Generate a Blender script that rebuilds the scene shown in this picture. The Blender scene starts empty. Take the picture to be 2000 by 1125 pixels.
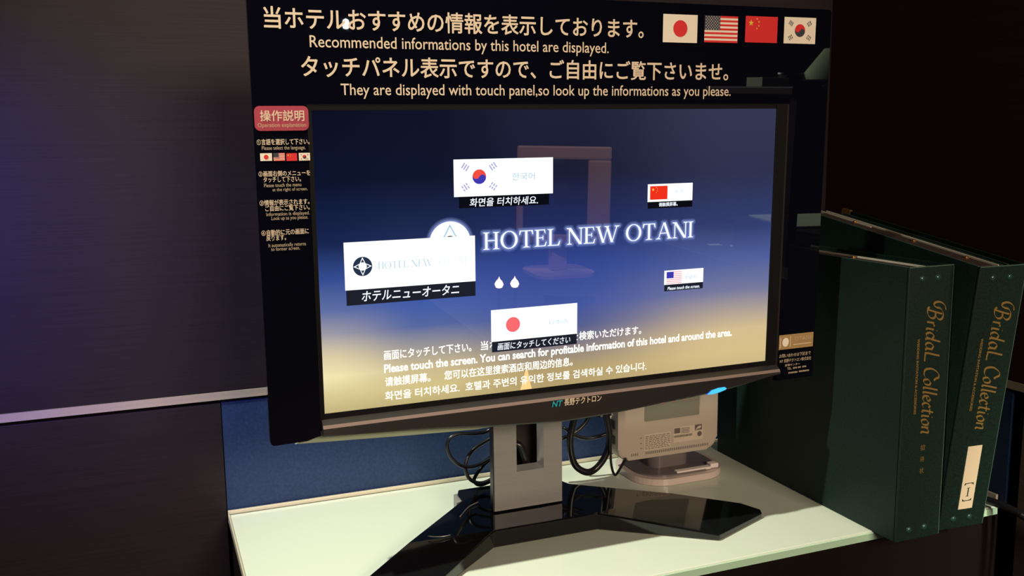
import bpy, bmesh, math, random
from mathutils import Matrix, Vector
random.seed(7)
sc = bpy.context.scene
COL = sc.collection
EYE = 1.32                                   # camera height above the floor; counter top is at 0.90

# ------------------------------------------------------------------ camera
def cam_matrix(yaw, pitch, roll):
    f = Vector((math.sin(yaw)*math.cos(pitch), math.cos(yaw)*math.cos(pitch), -math.sin(pitch)))
    r = Vector((math.cos(yaw), -math.sin(yaw), 0)); d = f.cross(r)
    r2 = r*math.cos(roll) + d*math.sin(roll); d2 = -r*math.sin(roll) + d*math.cos(roll)
    return Matrix((( r2.x, -d2.x, -f.x, 0), (r2.y, -d2.y, -f.y, 0), (r2.z, -d2.z, -f.z, EYE), (0, 0, 0, 1)))
cd = bpy.data.cameras.new('camera'); cam = bpy.data.objects.new('camera', cd); COL.objects.link(cam)
cam.matrix_world = cam_matrix(math.radians(21.5), math.radians(8.65), math.radians(.7))
cd.sensor_width = 36; cd.lens = 1835/2000*36; cd.clip_start = .02; cd.clip_end = 30
sc.camera = cam

# ------------------------------------------------------------------ world, lights, exposure
sc.view_settings.view_transform = 'Standard'; sc.view_settings.look = 'None'
sc.view_settings.gamma = 1; sc.view_settings.exposure = 0; sc.view_settings.use_curve_mapping = False
w = bpy.data.worlds.new('world'); sc.world = w; w.use_nodes = True
w.node_tree.nodes['Background'].inputs[0].default_value = (.9, .75, .8, 1)
w.node_tree.nodes['Background'].inputs[1].default_value = .004
def light(name, kind, loc, target, energy, color, **kw):
    l = bpy.data.lights.new(name, kind); o = bpy.data.objects.new(name, l); COL.objects.link(o)
    o.location = (loc[0], loc[1], loc[2]+EYE)
    if target: 
        d = Vector(target)-Vector(loc); o.rotation_euler = d.to_track_quat('-Z', 'Y').to_euler()
    l.energy = energy; l.color = color
    for k, v in kw.items(): setattr(l, k, v)
    return o
# ceiling downlight over the counter, a bit to its left
light('counter_downlight', 'SPOT', (-.45, .62, 1.12), (.36, .91, -.42), 150, (.95, 1, .83), spot_size=math.radians(40), spot_blend=1.0, shadow_soft_size=.022)
# broad room light from the front, high up
light('room_light', 'AREA', (.62, -2.0, .70), (.35, .9, -.2), 55, (1, .82, .62), shape='RECTANGLE', size=1.1, size_y=.5)
# blue spot added to tint the left end of the back wall
light('blue_wall_light', 'SPOT', (-.52, .74, .02), (-.24, 1.093, -.09), 36, (.10, .09, 1), spot_size=math.radians(62), spot_blend=1.0, shadow_soft_size=.05)
# unseen spots added to brighten the desks for their reflection, not real lamps
light('papers_fill_light', 'SPOT', (1.0, -.95, .60), (1.28, .08, -.16), 120, (.9, 1, .78), spot_size=math.radians(44), spot_blend=.5, shadow_soft_size=.05)
light('desk_fill_light', 'SPOT', (.9, -.1, .95), (1.27, -1.06, -.3), 210, (1, .68, .55), spot_size=math.radians(50), spot_blend=.6, shadow_soft_size=.05)

# ------------------------------------------------------------------ materials
def lin(c): return tuple(((x/255)/12.92 if x/255 <= .04045 else ((x/255+.055)/1.055)**2.4) for x in c)
def mat(name, col, rough=.5, metal=0, spec=.5, ior=1.5, coat=0, grain=None, bump=0, trans=0):
    m = bpy.data.materials.new(name); m.use_nodes = True; nt = m.node_tree; b = nt.nodes['Principled BSDF']
    b.inputs['Base Color'].default_value = (*col, 1); b.inputs['Roughness'].default_value = rough
    b.inputs['Metallic'].default_value = metal; b.inputs['Specular IOR Level'].default_value = spec
    b.inputs['IOR'].default_value = ior; b.inputs['Coat Weight'].default_value = coat
    b.inputs['Transmission Weight'].default_value = trans
    if grain or bump:
        tc = nt.nodes.new('ShaderNodeTexCoord'); mp = nt.nodes.new('ShaderNodeMapping'); nz = nt.nodes.new('ShaderNodeTexNoise')
        sx, sy, sz, amt = grain if grain else (60, 60, 60, 0)
        mp.inputs['Scale'].default_value = (sx, sy, sz); nz.inputs['Scale'].default_value = 1; nz.inputs['Detail'].default_value = 6
        nt.links.new(tc.outputs['Object'], mp.inputs[0]); nt.links.new(mp.outputs[0], nz.inputs['Vector'])
        if amt:
            rp = nt.nodes.new('ShaderNodeValToRGB'); rp.color_ramp.elements[0].position = .3; rp.color_ramp.elements[1].position = .7
            rp.color_ramp.elements[0].color = (*[c*(1-amt) for c in col], 1); rp.color_ramp.elements[1].color = (*[min(1, c*(1+amt)) for c in col], 1)
            nt.links.new(nz.outputs[0], rp.inputs[0]); nt.links.new(rp.outputs[0], b.inputs['Base Color'])
        if bump:
            bp = nt.nodes.new('ShaderNodeBump'); bp.inputs['Strength'].default_value = bump; bp.inputs['Distance'].default_value = .001
            nt.links.new(nz.outputs[0], bp.inputs['Height']); nt.links.new(bp.outputs[0], b.inputs['Normal'])
    return m
def emit(name, rgb, s=1.0, alpha=None):
    m = bpy.data.materials.new(name); m.use_nodes = True; nt = m.node_tree; nt.nodes.clear()
    e = nt.nodes.new('ShaderNodeEmission'); e.inputs[0].default_value = (*lin(rgb), 1); e.inputs[1].default_value = s
    o = nt.nodes.new('ShaderNodeOutputMaterial')
    if alpha is None: nt.links.new(e.outputs[0], o.inputs[0])
    else:
        t = nt.nodes.new('ShaderNodeBsdfTransparent'); mx = nt.nodes.new('ShaderNodeMixShader'); mx.inputs[0].default_value = alpha
        nt.links.new(t.outputs[0], mx.inputs[1]); nt.links.new(e.outputs[0], mx.inputs[2]); nt.links.new(mx.outputs[0], o.inputs[0])
    return m
M = dict(
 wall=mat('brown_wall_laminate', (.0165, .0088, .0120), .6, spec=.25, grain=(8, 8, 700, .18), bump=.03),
 wall_lit=mat('lit_side_laminate', (.14, .10, .08), .6, spec=.2, grain=(8, 8, 700, .18)),  # same side wall, lightened to stand for light falling on its lower panel
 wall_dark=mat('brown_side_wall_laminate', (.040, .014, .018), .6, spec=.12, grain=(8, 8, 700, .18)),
 blue=mat('blue_back_panel', (.017, .038, .112), .5, spec=.3, grain=(300, 300, 300, .2)),
 alu=mat('satin_aluminium', (.55, .44, .33), .45, metal=.35, grain=(3, 3, 80, .12)),
 alu2=mat('pale_edging', (.68, .59, .46), .4, metal=.2),
 groove=mat('groove', (.01, .008, .008), .9),
 glass=mat('white_back_painted_glass', (.70, .73, .61), .16, ior=1.45, spec=.3),
 glass_edge=mat('green_glass_edge', (.50, .72, .52), .15),
 black=mat('black_cabinet', (.008, .004, .004), .6, spec=.15),
 gloss=mat('glossy_black_plastic', (.006, .006, .007), .06, coat=.3),
 acryl=mat('black_acrylic', (.0030, .0030, .007), .012, ior=1.52),
 bezel=mat('dark_bezel_plastic', (.020, .015, .014), .34), frame=mat('black_frame_plastic', (.004, .0035, .004), .6, spec=.15),
 bezel_ledge=mat('highlit_bezel_plastic', (.20, .13, .11), .36),  # ledge lighter than the bezel: its highlight is put into the colour
 silver=mat('silver_painted_stand', (.30, .28, .275), .45, metal=.25, grain=(2, 2, 200, .06)),
 silver_bevel=mat('silver_bevel', (.42, .41, .42), .3, metal=.4),
 rail=mat('pale_rail', (.36, .42, .28), .5),
 cable=mat('black_cable', (.010, .009, .012), .3),
 ink=mat('cream_ink', lin((236, 210, 182)), .6),
 ink_dim=mat('dim_cream_ink', lin((196, 172, 140)), .6),
 white=mat('white_print', lin((250, 236, 215)), .6), red=mat('red_print', lin((228, 22, 28)), .6),
 badge=mat('crimson_badge', lin((172, 18, 58)), .5), flagblue=mat('navy_print', lin((48, 50, 66)), .6), yel=mat('yellow_print', lin((240, 200, 60)), .6),
 dkgrey=mat('dark_grey_print', lin((70, 70, 60)), .6), kblue=mat('blue_print', lin((25, 40, 70)), .6),
 gold_label=mat('gold_label', lin((178, 142, 92)), .5), teal=mat('teal_print', lin((30, 160, 180)), .5),
 green=mat('green_leatherette', (.0060, .0185, .0135), .55, grain=(500, 500, 500, .35), bump=.15, spec=.3),
 green_edge=mat('green_edge', (.06, .12, .085), .5), green_in=mat('green_lining', (.008, .03, .022), .7),
 pages=mat('brown_pages', (.036, .014, .013), .8, grain=(900, 20, 20, .5)),
 strip=mat('cream_metal_strip', (.80, .66, .52), .4), gold=mat('brass', (.75, .38, .12), .3, metal=.9),
 foil=mat('gold_foil', lin((142, 110, 56)), .5), rivet=mat('green_rivet', (.02, .06, .05), .22, coat=.6),
 paper=mat('white_paper_label', lin((246, 222, 190)), .7), inkblack=mat('black_ink', (.02, .02, .02), .7),
 router=mat('beige_router_plastic', (.50, .41, .33), .5), router_grey=mat('grey_label', (.22, .21, .16), .6),
 router_label=mat('cream_label', (.62, .50, .39), .6), router_ink=mat('brown_grey_ink', (.13, .10, .09), .7),
 router_base=mat('pinkish_white_plastic', (.66, .52, .47), .3, coat=.4), router_dark=mat('dark_plastic_and_reflection', (.16, .13, .13), .35),  # router_dark also stands for the dark reflection on the foot
 router_white=mat('white_and_lit_plastic', (.85, .74, .70), .4),  # also stands for the spotlit part of the router foot
 floor=mat('dark_carpet', (.03, .02, .02), .95, grain=(80, 80, 80, .4)), ceil=mat('grey_ceiling', (.02, .018, .016), .9, grain=(20, 20, 20, .1)),
 room=mat('dark_room_wall', (.012, .010, .010), .8, grain=(5, 5, 50, .2)),
 desk=mat('dark_wood_desk', (.010, .010, .009), .5, grain=(5, 60, 5, .3)), sheet=mat('paper_sheet', (.72, .80, .66), .8, grain=(30, 30, 30, .05)),
 ivory=mat('ivory_monitor_plastic', (.60, .44, .42), .5), pcard=mat('pink_card', (.65, .16, .22), .7), shade=mat('pale_shade', (.5, .62, .4), .7),
 bowl=mat('dark_bowl', (.03, .02, .02), .4),
)
EM = dict(
 white=emit('lcd_white', (255, 255, 255), 1.25), txt=emit('lcd_text', (238, 246, 255), 1.15), txtw=emit('lcd_text_warm', (255, 252, 240), 1.3),
 bar=emit('lcd_caption_bar', (30, 32, 44)), barb=emit('lcd_black_bar', (12, 12, 20)), red=emit('lcd_red', (244, 78, 62)), pink=emit('lcd_pink_red', (250, 108, 112)),
 cred=emit('lcd_flag_red', (238, 48, 28)), yel=emit('lcd_yellow', (255, 200, 90)), blue=emit('lcd_flag_blue', (62, 58, 176)), navy=emit('lcd_logo_navy', (38, 52, 76)),
 cyan=emit('lcd_pale_cyan', (180, 214, 228)), cyan2=emit('lcd_cyan_text', (158, 200, 226)), lilac=emit('lcd_lilac', (170, 172, 222)), pst=emit('lcd_stripe_pink', (246, 168, 178)),
 led=emit('power_led', (70, 190, 255), 1.3), ledb=emit('power_led_blue', (70, 110, 250), 1.0), bulb=emit('lamp_bulb', (255, 205, 170), 34), bulb2=emit('lamp_glow', (255, 190, 120), 12),
 spotw=emit('white_lamp', (225, 255, 255), 90),
 halo=[emit('lcd_halo_%s' % n, (150, 170, 240), 1, a) for n, a in (('near', .32), ('mid', .22), ('far', .15), ('outer', .09))],
)
def lcd_backdrop():
    m = bpy.data.materials.new('lcd_backdrop_with_glare'); m.use_nodes = True; nt = m.node_tree; N = nt.nodes; N.clear(); Lk = nt.links.new
    uv = N.new('ShaderNodeUVMap'); sp = N.new('ShaderNodeSeparateXYZ'); Lk(uv.outputs[0], sp.inputs[0])
    nz = N.new('ShaderNodeTexNoise'); nz.inputs['Scale'].default_value = 2.5; Lk(uv.outputs[0], nz.inputs['Vector'])
    ad = N.new('ShaderNodeMath'); ad.operation = 'MULTIPLY_ADD'; ad.inputs[1].default_value = .05; Lk(nz.outputs[0], ad.inputs[0])
    sb = N.new('ShaderNodeMath'); sb.operation = 'SUBTRACT'; sb.inputs[1].default_value = .025; Lk(sp.outputs[1], sb.inputs[0]); Lk(sb.outputs[0], ad.inputs[2])
    def ramp(st):
        r = N.new('ShaderNodeValToRGB'); cr = r.color_ramp; cr.interpolation = 'EASE'
        cr.interpolation = 'LINEAR'
        while len(cr.elements) < len(st): cr.elements.new(.5)
        for e, (p, c) in zip(cr.elements, st): e.position = p
        for e, (p, c) in zip(cr.elements, st): e.color = (*lin(c), 1)
        Lk(ad.outputs[0], r.inputs[0]); return r.outputs[0]
    RL = ramp([(.0, (196, 180, 128)), (.05, (216, 200, 146)), (.12, (244, 232, 178)), (.19, (222, 206, 166)), (.27, (160, 156, 166)), (.35, (96, 112, 164)), (.45, (54, 78, 146)), (.57, (24, 38, 80)), (.77, (13, 20, 44)), (1, (12, 15, 32))])  # left side, with bright glare near the bottom put into the colours
    RM = ramp([(.0, (196, 178, 124)), (.05, (214, 196, 138)), (.12, (205, 188, 145)), (.19, (160, 155, 150)), (.27, (86, 104, 160)), (.35, (66, 92, 168)), (.45, (52, 76, 150)), (.57, (32, 44, 86)), (.77, (16, 22, 44)), (1, (16, 20, 40))])
    RC = ramp([(.0, (182, 160, 110)), (.06, (182, 160, 112)), (.14, (142, 132, 130)), (.22, (84, 94, 144)), (.3, (66, 86, 158)), (.45, (50, 70, 144)), (.6, (34, 44, 92)), (.78, (25, 28, 50)), (1, (31, 34, 56))])
    RR = ramp([(.0, (208, 184, 134)), (.05, (216, 192, 138)), (.14, (214, 190, 144)), (.22, (172, 158, 150)), (.3, (118, 122, 158)), (.42, (80, 96, 156)), (.56, (50, 62, 112)), (.76, (46, 50, 78)), (1, (52, 56, 82))])  # right side, its paler top has a reflection mixed into the colours
    def seg(a, b):
        mr = N.new('ShaderNodeMapRange'); mr.interpolation_type = 'SMOOTHSTEP'; mr.inputs[1].default_value = a; mr.inputs[2].default_value = b
        Lk(sp.outputs[0], mr.inputs[0]); return mr.outputs[0]
    def mix(f, a, b):
        x = N.new('ShaderNodeMix'); x.data_type = 'RGBA'; Lk(f, x.inputs[0]); Lk(a, x.inputs[6]); Lk(b, x.inputs[7]); return x.outputs[2]
    c = mix(seg(.0, .2), RL, RM); c = mix(seg(.2, .45), c, RC); c = mix(seg(.5, .9), c, RR)
    e = N.new('ShaderNodeEmission'); Lk(c, e.inputs[0])
    g = N.new('ShaderNodeBsdfGlossy'); g.inputs['Roughness'].default_value = .008; g.inputs[0].default_value = (.055, .055, .055, 1)
    a = N.new('ShaderNodeAddShader'); Lk(e.outputs[0], a.inputs[0]); Lk(g.outputs[0], a.inputs[1])
    o = N.new('ShaderNodeOutputMaterial'); Lk(a.outputs[0], o.inputs[0]); return m
M['lcd'] = lcd_backdrop()

# ------------------------------------------------------------------ geometry helpers
I4 = Matrix.Identity(4)
class G:
    """Collects shapes (z is measured from the camera height) and links them as one mesh object."""
    def __init__(s, mx=I4): s.v = []; s.f = []; s.mi = []; s.mx = mx; s.sm = []
    def add(s, vs, fs, mi=0, smooth=False):
        o = len(s.v); s.v += [s.mx @ Vector(v) for v in vs]; s.f += [tuple(i+o for i in f) for f in fs]; s.mi += [mi]*len(fs); s.sm += [smooth]*len(fs); return s
    def box(s, x0, x1, y0, y1, z0, z1, b=0, mi=0):
        bm = bmesh.new(); bmesh.ops.create_cube(bm, size=1)
        for v in bm.verts: v.co = Vector(((x0+x1)/2+v.co.x*(x1-x0), (y0+y1)/2+v.co.y*(y1-y0), (z0+z1)/2+v.co.z*(z1-z0)))
        if b: bmesh.ops.bevel(bm, geom=bm.edges[:], offset=b, segments=2, profile=.6, affect='EDGES')
        bm.verts.ensure_lookup_table(); s.add([v.co.copy() for v in bm.verts], [[v.index for v in f.verts] for f in bm.faces], mi); bm.free(); return s
    def prism(s, poly, z0, z1, b=0, mi=0, zt=None):
        """poly in local xy, extruded z0..z1 (zt: own top height per vertex); bevelled on request"""
        bm = bmesh.new(); n = len(poly)
        lo = [bm.verts.new((p[0], p[1], z0)) for p in poly]; hi = [bm.verts.new((p[0], p[1], zt[i] if zt else z1)) for i, p in enumerate(poly)]
        bm.faces.new(lo[::-1]); top = bm.faces.new(hi)
        for i in range(n): bm.faces.new((lo[i], lo[(i+1) % n], hi[(i+1) % n], hi[i]))
        if b: bmesh.ops.bevel(bm, geom=[e for e in top.edges], offset=b, segments=2, profile=.6, affect='EDGES')
        if zt: bmesh.ops.triangulate(bm, faces=[f for f in bm.faces if len(f.verts) > 4])
        bmesh.ops.recalc_face_normals(bm, faces=bm.faces); bm.verts.index_update()
        s.add([v.co.copy() for v in bm.verts], [[v.index for v in f.verts] for f in bm.faces], mi); bm.free(); return s
    def flat(s, poly, z=0, mi=0): return s.add([(p[0], p[1], z) for p in poly], [list(range(len(poly)))], mi)
    def rect(s, a0, a1, b0, b1, z=0, mi=0): return s.flat([(a0, b0), (a1, b0), (a1, b1), (a0, b1)], z, mi)
    def disc(s, cx, cy, r, z=0, mi=0, n=32, ry=None, a0=0, a1=2*math.pi):
        ry = ry or r; full = abs(a1-a0-2*math.pi) < 1e-6
        return s.flat([(cx+r*math.cos(a0+(a1-a0)*i/(n if full else n-1)), cy+ry*math.sin(a0+(a1-a0)*i/(n if full else n-1))) for i in range(n)], z, mi)
    def tube(s, pts, r, n=10, mi=0, sub=6, r2=None):
        P = [Vector(p) for p in pts]
        if sub > 1:
            Q = []; E_ = [P[0]*2-P[1]] + P + [P[-1]*2-P[-2]]
            for i in range(1, len(E_)-2):
                p0, p1, p2, p3 = E_[i-1:i+3]
                for k in range(sub):
                    t = k/sub; Q.append(.5*((2*p1)+(p2-p0)*t+(2*p0-5*p1+4*p2-p3)*t*t+(3*p1-p0-3*p2+p3)*t**3))
            Q.append(P[-1]); P = Q
        vs = []; fs = []; up = Vector((.3, .5, .8)).normalized()
        for i, p in enumerate(P):
            d = (P[min(i+1, len(P)-1)]-P[max(i-1, 0)]).normalized(); a = d.cross(up).normalized(); b = d.cross(a); up = -b if i == 0 else up
            up = (up-d*up.dot(d)).normalized(); a = d.cross(up).normalized(); b = up
            for k in range(n): t = 2*math.pi*k/n; vs.append(p+a*r*math.cos(t)+b*(r2 or r)*math.sin(t))
        for i in range(len(P)-1):
            for k in range(n): fs.append((i*n+k, i*n+(k+1) % n, (i+1)*n+(k+1) % n, (i+1)*n+k))
        fs.append(tuple(range(n))[::-1]); fs.append(tuple(range((len(P)-1)*n, len(P)*n)))
        return s.add(vs, fs, mi, True)
    def lathe(s, prof, cx, cy, n=28, mi=0):
        vs = [(cx+r*math.cos(2*math.pi*k/n), cy+r*math.sin(2*math.pi*k/n), z) for r, z in prof for k in range(n)]
        fs = [(i*n+k, i*n+(k+1) % n, (i+1)*n+(k+1) % n, (i+1)*n+k) for i in range(len(prof)-1) for k in range(n)]
        return s.add(vs, fs, mi, True)
    def obj(s, name, mats, parent=None, base=None):
        """base: origin for a top-level object (camera-height coordinates)"""
        o0 = ORG.get(parent.name) if parent else Vector(base if base else (0, 0, -EYE))
        me = bpy.data.meshes.new(name); me.from_pydata([tuple(v-o0) for v in s.v], [], s.f)
        for m in (mats if isinstance(mats, (list, tuple)) else [mats]): me.materials.append(m)
        for p, mi, sm in zip(me.polygons, s.mi, s.sm): p.material_index = mi; p.use_smooth = sm
        me.update(); o = bpy.data.objects.new(name, me); COL.objects.link(o)
        if parent: o.parent = parent
        else: o.location = o0+Vector((0, 0, EYE))
        ORG[o.name] = o0; return o
ORG = {}
def root(name, loc, label, cat, group=None):
    o = bpy.data.objects.new(name, None); o.empty_display_size = .05; COL.objects.link(o); o.location = (loc[0], loc[1], loc[2]+EYE)
    ORG[o.name] = Vector(loc); return tag(o, label, cat, group)
def tag(o, label, cat, group=None):
    o['label'] = label; o['category'] = cat
    if group: o['group'] = group
    return o
def struct(o): o['kind'] = 'structure'; return o
def rr(x0, x1, y0, y1, r, n=6):
    P = []
    for cx, cy, a in ((x1-r, y1-r, 0), (x0+r, y1-r, 90), (x0+r, y0+r, 180), (x1-r, y0+r, 270)):
        for i in range(n+1): t = math.radians(a+90*i/n); P.append((cx+r*math.cos(t), cy+r*math.sin(t)))
    return P
def text(body, a0, a1, b0, b1, z, mx, m, parent, bold=0, latin=False, name='lettering', shear=0, turn=False):
    """flat printed text fitted to a box; latin: b0 is the baseline, b1 the top of the ascenders"""
    cu = bpy.data.curves.new(name, 'FONT'); cu.body = body; cu.offset = bold if latin else 0; cu.resolution_u = 3; cu.shear = shear
    t = bpy.data.objects.new('t', cu); COL.objects.link(t); dg = bpy.context.evaluated_depsgraph_get()
    me = bpy.data.meshes.new_from_object(t.evaluated_get(dg)); bpy.data.objects.remove(t)
    X = [v.co.x for v in me.vertices]; Y = [v.co.y for v in me.vertices]
    x0, x1, y1 = min(X), max(X), max(Y); y0 = 0 if latin else min(Y)
    g = G(mx); vs = []
    for v in me.vertices:
        p, q = (v.co.x-x0)/(x1-x0), (v.co.y-y0)/(y1-y0)
        vs.append((a0+q*(a1-a0), b1+p*(b0-b1), z) if turn else (a0+p*(a1-a0), b0+q*(b1-b0), z))
    F = [list(p.vertices) for p in me.polygons]; g.add(vs, F); bpy.data.meshes.remove(me)
    if bold and not latin:                     # heavier strokes for the East Asian characters: nudged layers
        d = bold*(b1-b0)*.85; o0 = [v.copy() for v in g.v]; R3 = mx.to_3x3()
        for k, (p, q) in enumerate(((1, 0), (-1, 0), (0, 1), (0, -1), (.7, .7), (-.7, -.7), (.7, -.7), (-.7, .7))):
            sh = R3 @ Vector((p*d, q*d, .000004*(k+1))); n0 = len(g.v)
            g.v += [v+sh for v in o0]; g.f += [tuple(i+n0 for i in f) for f in F]; g.mi += [0]*len(F); g.sm += [False]*len(F)
    return g.obj(name, m, parent)

# ------------------------------------------------------------------ the room
YB, XR, ZC = 1.093, .916, -.42               # back wall, right wall, counter top
FL = -EYE; CE = 1.2
struct(G().box(-3, 3.4, -3.6, YB+.12, FL-.05, FL).obj('floor', M['floor']))
struct(G().box(-3, 3.4, -3.6, YB+.12, CE, CE+.05).obj('ceiling', M['ceil']))
wb = struct(G().box(-3, 3.4, YB+.012, YB+.12, FL, CE).obj('wall_back', M['groove']))
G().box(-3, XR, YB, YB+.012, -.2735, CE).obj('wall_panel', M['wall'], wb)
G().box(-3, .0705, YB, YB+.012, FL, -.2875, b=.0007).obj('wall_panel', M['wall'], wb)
G().box(.0712, XR, YB+.001, YB+.012, -.43, -.2875, b=.0007).obj('backsplash_panel', M['blue'], wb)
G().box(-3, XR, YB-.0015, YB+.008, -.2835, -.2745).obj('metal_strip', M['alu'], wb)
wr = struct(G().box(XR+.012, XR+.10, .665, YB+.12, FL, CE).obj('wall_right', M['groove']))
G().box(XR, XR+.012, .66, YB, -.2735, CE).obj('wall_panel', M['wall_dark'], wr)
G().box(XR, XR+.012, .66, .747, FL, -.2875, b=.0007).obj('wall_panel', M['wall_lit'], wr)
G().box(XR+.001, XR+.012, .764, YB, -.43, -.2875).obj('backsplash_panel', M['blue'], wr)
G().box(XR-.0015, XR+.008, .66, YB-.002, -.2835, -.2745).obj('metal_strip', M['alu'], wr)
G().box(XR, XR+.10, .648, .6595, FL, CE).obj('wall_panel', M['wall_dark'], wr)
struct(G().box(-3.1, -3, -3.6, YB+.12, FL, CE).obj('wall_left', M['room']))
struct(G().box(3.4, 3.5, -3.6, YB+.12, FL, CE).obj('wall_far_right', M['room']))
struct(G().box(-3.1, 3.5, -3.7, -3.6, FL, CE).obj('wall_front', M['room']))

# counter cabinet and glass top
cab = root('counter_cabinet', (.49, .92, FL), 'black counter cabinet under the white glass top, against the brown wall', 'cabinet')
G().box(.074, XR-.003, .774, YB-.002, FL, ZC-.0105, b=.001).obj('body', M['black'], cab)
G().box(.080, .49, .766, .7735, FL+.08, ZC-.013, b=.001).obj('door', M['black'], cab)
G().box(.494, XR-.006, .766, .7735, FL+.08, ZC-.013, b=.001).obj('door', M['black'], cab)
top = root('countertop', (.49, .92, ZC-.01), 'pale green-white glass countertop in the wall corner carrying the monitor', 'countertop')
G().box(.0735, XR-.014, .7605, YB-.006, ZC-.0095, ZC, b=.0014).obj('glass_plate', M['glass'], top)
G().box(.0815, XR-.016, .7590, .7604, ZC-.0095, ZC-.0018).obj('glass_edge', M['glass_edge'], top)
G().box(.0712, .0732, .762, YB-.006, ZC-.0095, ZC+.0002, b=.0003).obj('edge_trim', M['alu2'], top)
bt = G().box(.0712, XR-.006, YB-.005, YB-.0015, ZC-.0105, ZC+.0042, b=.0006)
bt.obj('back_trim', M['alu2'], top)
G().box(XR-.0045, XR-.001, .772, YB-.002, ZC-.0105, ZC+.0075, b=.0006).obj('side_trim', M['alu2'], top)
G().box(.0732, XR-.010, YB-.0058, YB-.0051, ZC-.001, ZC+.0004).obj('joint', M['router_grey'], top)

# ------------------------------------------------------------------ monitor
yw, tl, rl = math.radians(.031), math.radians(-1.786), math.radians(.325)
SC = Vector((.3797, .8207, -.1016))          # centre of the display
u_ = Vector((math.cos(yw), math.sin(yw), 0)); n_ = Vector((math.sin(yw), -math.cos(yw), 0)); v_ = Vector((0, 0, 1))*math.cos(tl)-n_*math.sin(tl)
U = u_*math.cos(rl)+v_*math.sin(rl); V = -u_*math.sin(rl)+v_*math.cos(rl); Nn = U.cross(V)
MS = Matrix(((U.x, V.x, Nn.x, SC.x), (U.y, V.y, Nn.y, SC.y), (U.z, V.z, Nn.z, SC.z), (0, 0, 0, 1)))
mon = root('monitor', (.3835, .93, ZC), 'black widescreen touch monitor on a silver column and spread glossy black foot', 'monitor')
SX, SY = .2383, .1342
scr = G(MS).rect(-SX, SX, -SY, SY, 0).obj('screen', M['lcd'], mon)
uvl = scr.data.uv_layers.new(name='UVMap')
for li, uv in enumerate(((0, 0), (1, 0), (1, 1), (0, 1))): uvl.data[li].uv = uv
# bezel: frame strips around the display, chin with ledge
bz = G(MS)
bz.box(-.2423, -SX, -.150, .1385, -.020, .0004); bz.box(SX, .2520, -.141, .1385, -.020, .0012, b=.0005)
bz.box(-.2423, .2520, SY, .1385, -.020, .0002); bz.box(-SX, .2520, -.1395, -SY, -.020, .0006)
bz.obj('bezel', M['frame'], mon)
G(MS).box(SX+.0128, .2532, -.1425, .1385, -.004, .0017).obj('bezel_rim', M['bezel'], mon)
CH = [(-242, -152.9), (-162, -157.2), (-122, -160.4), (-81, -164.3), (-6, -169.2), (51, -167.6), (80, -165.6), (110, -163.4), (166, -160.1), (198, -156.5), (237, -150.5), (260, -148)]
def lerp(x, T_):
    for (a, b), (c, d) in zip(T_, T_[1:]):
        if x <= c: return b+(d-b)*(x-a)/(c-a)
    return T_[-1][1]
n = 48; vs = []; fs = []
for i in range(n+1):                          # chin: ledge, face and curved lower edge
    t = i/n; x = -.2415+t*(.2525+.2415); low = lerp(x*1000, CH)/1000
    for (b, d) in ((-.1395, .0006), (-.1432, .0068), (-.1460, .0085), (low+.0015, .0090), (low, .0080), (low+.004, -.011)): vs.append((x, b, d))
for i in range(n):
    for j in range(5): fs.append((i*6+j, (i+1)*6+j, (i+1)*6+j+1, i*6+j+1)[::-1])
fs.append(tuple(range(6))); fs.append(tuple(range(n*6, n*6+6))[::-1])
g = G(MS); g.add(vs, fs); g.mi = [1 if (i % 5) in (1,) and i < n*5 else 0 for i in range(len(fs))]
chin = g.obj('chin', [M['bezel'], M['bezel_ledge']], mon)
# rear housing
g = G(MS); g.prism(rr(-.2423, .2515, -.148, .138, .008), -.045, -.0201); g.prism(rr(-.18, .18, -.12, .10, .02), -.095, -.045); g.obj('rear_housing', M['bezel'], mon)
G(MS).prism([(-.2640, -.1632), (-.253, -.1638), (-.157, -.1692), (-.09, -.1722), (-.062, -.1712), (-.062, -.1500), (-.2423, -.1500), (-.2423, -.1585), (-.2520, -.1600)], -.0135, -.0115).obj('bottom_rail', M['rail'], mon)
# power light, brand lettering, buttons on the chin
pl = G(MS); pl.prism([(.1590, -.1602), (.1640, -.1568), (.1730, -.1550), (.1810, -.1547), (.1830, -.1559), (.1818, -.1575), (.1740, -.1595), (.166, -.1606)], .0080, .0103)
pl.mi = [1 if max((pl.v[i]-MS.translation).dot(U) for i in f) < .1665 else 0 for f in pl.f]
o = pl.obj('power_light', [EM['led'], EM['ledb']], mon); o['label'] = 'glowing blue power light'
for x in (.104, .116, .128, .140): G(MS).box(x, x+.006, -.1640, -.1630, .0085, .0102).obj('button', M['bezel_ledge'], mon)
ZT = .0100
text('NT', -.0190, -.0072, -.1520, -.1462, ZT, MS, M['teal'], chin, .03, True, shear=.2)
text('長野テクトロン', -.0056, .0352, -.1524, -.1456, ZT, MS, M['ink'], chin, .02)

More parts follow.
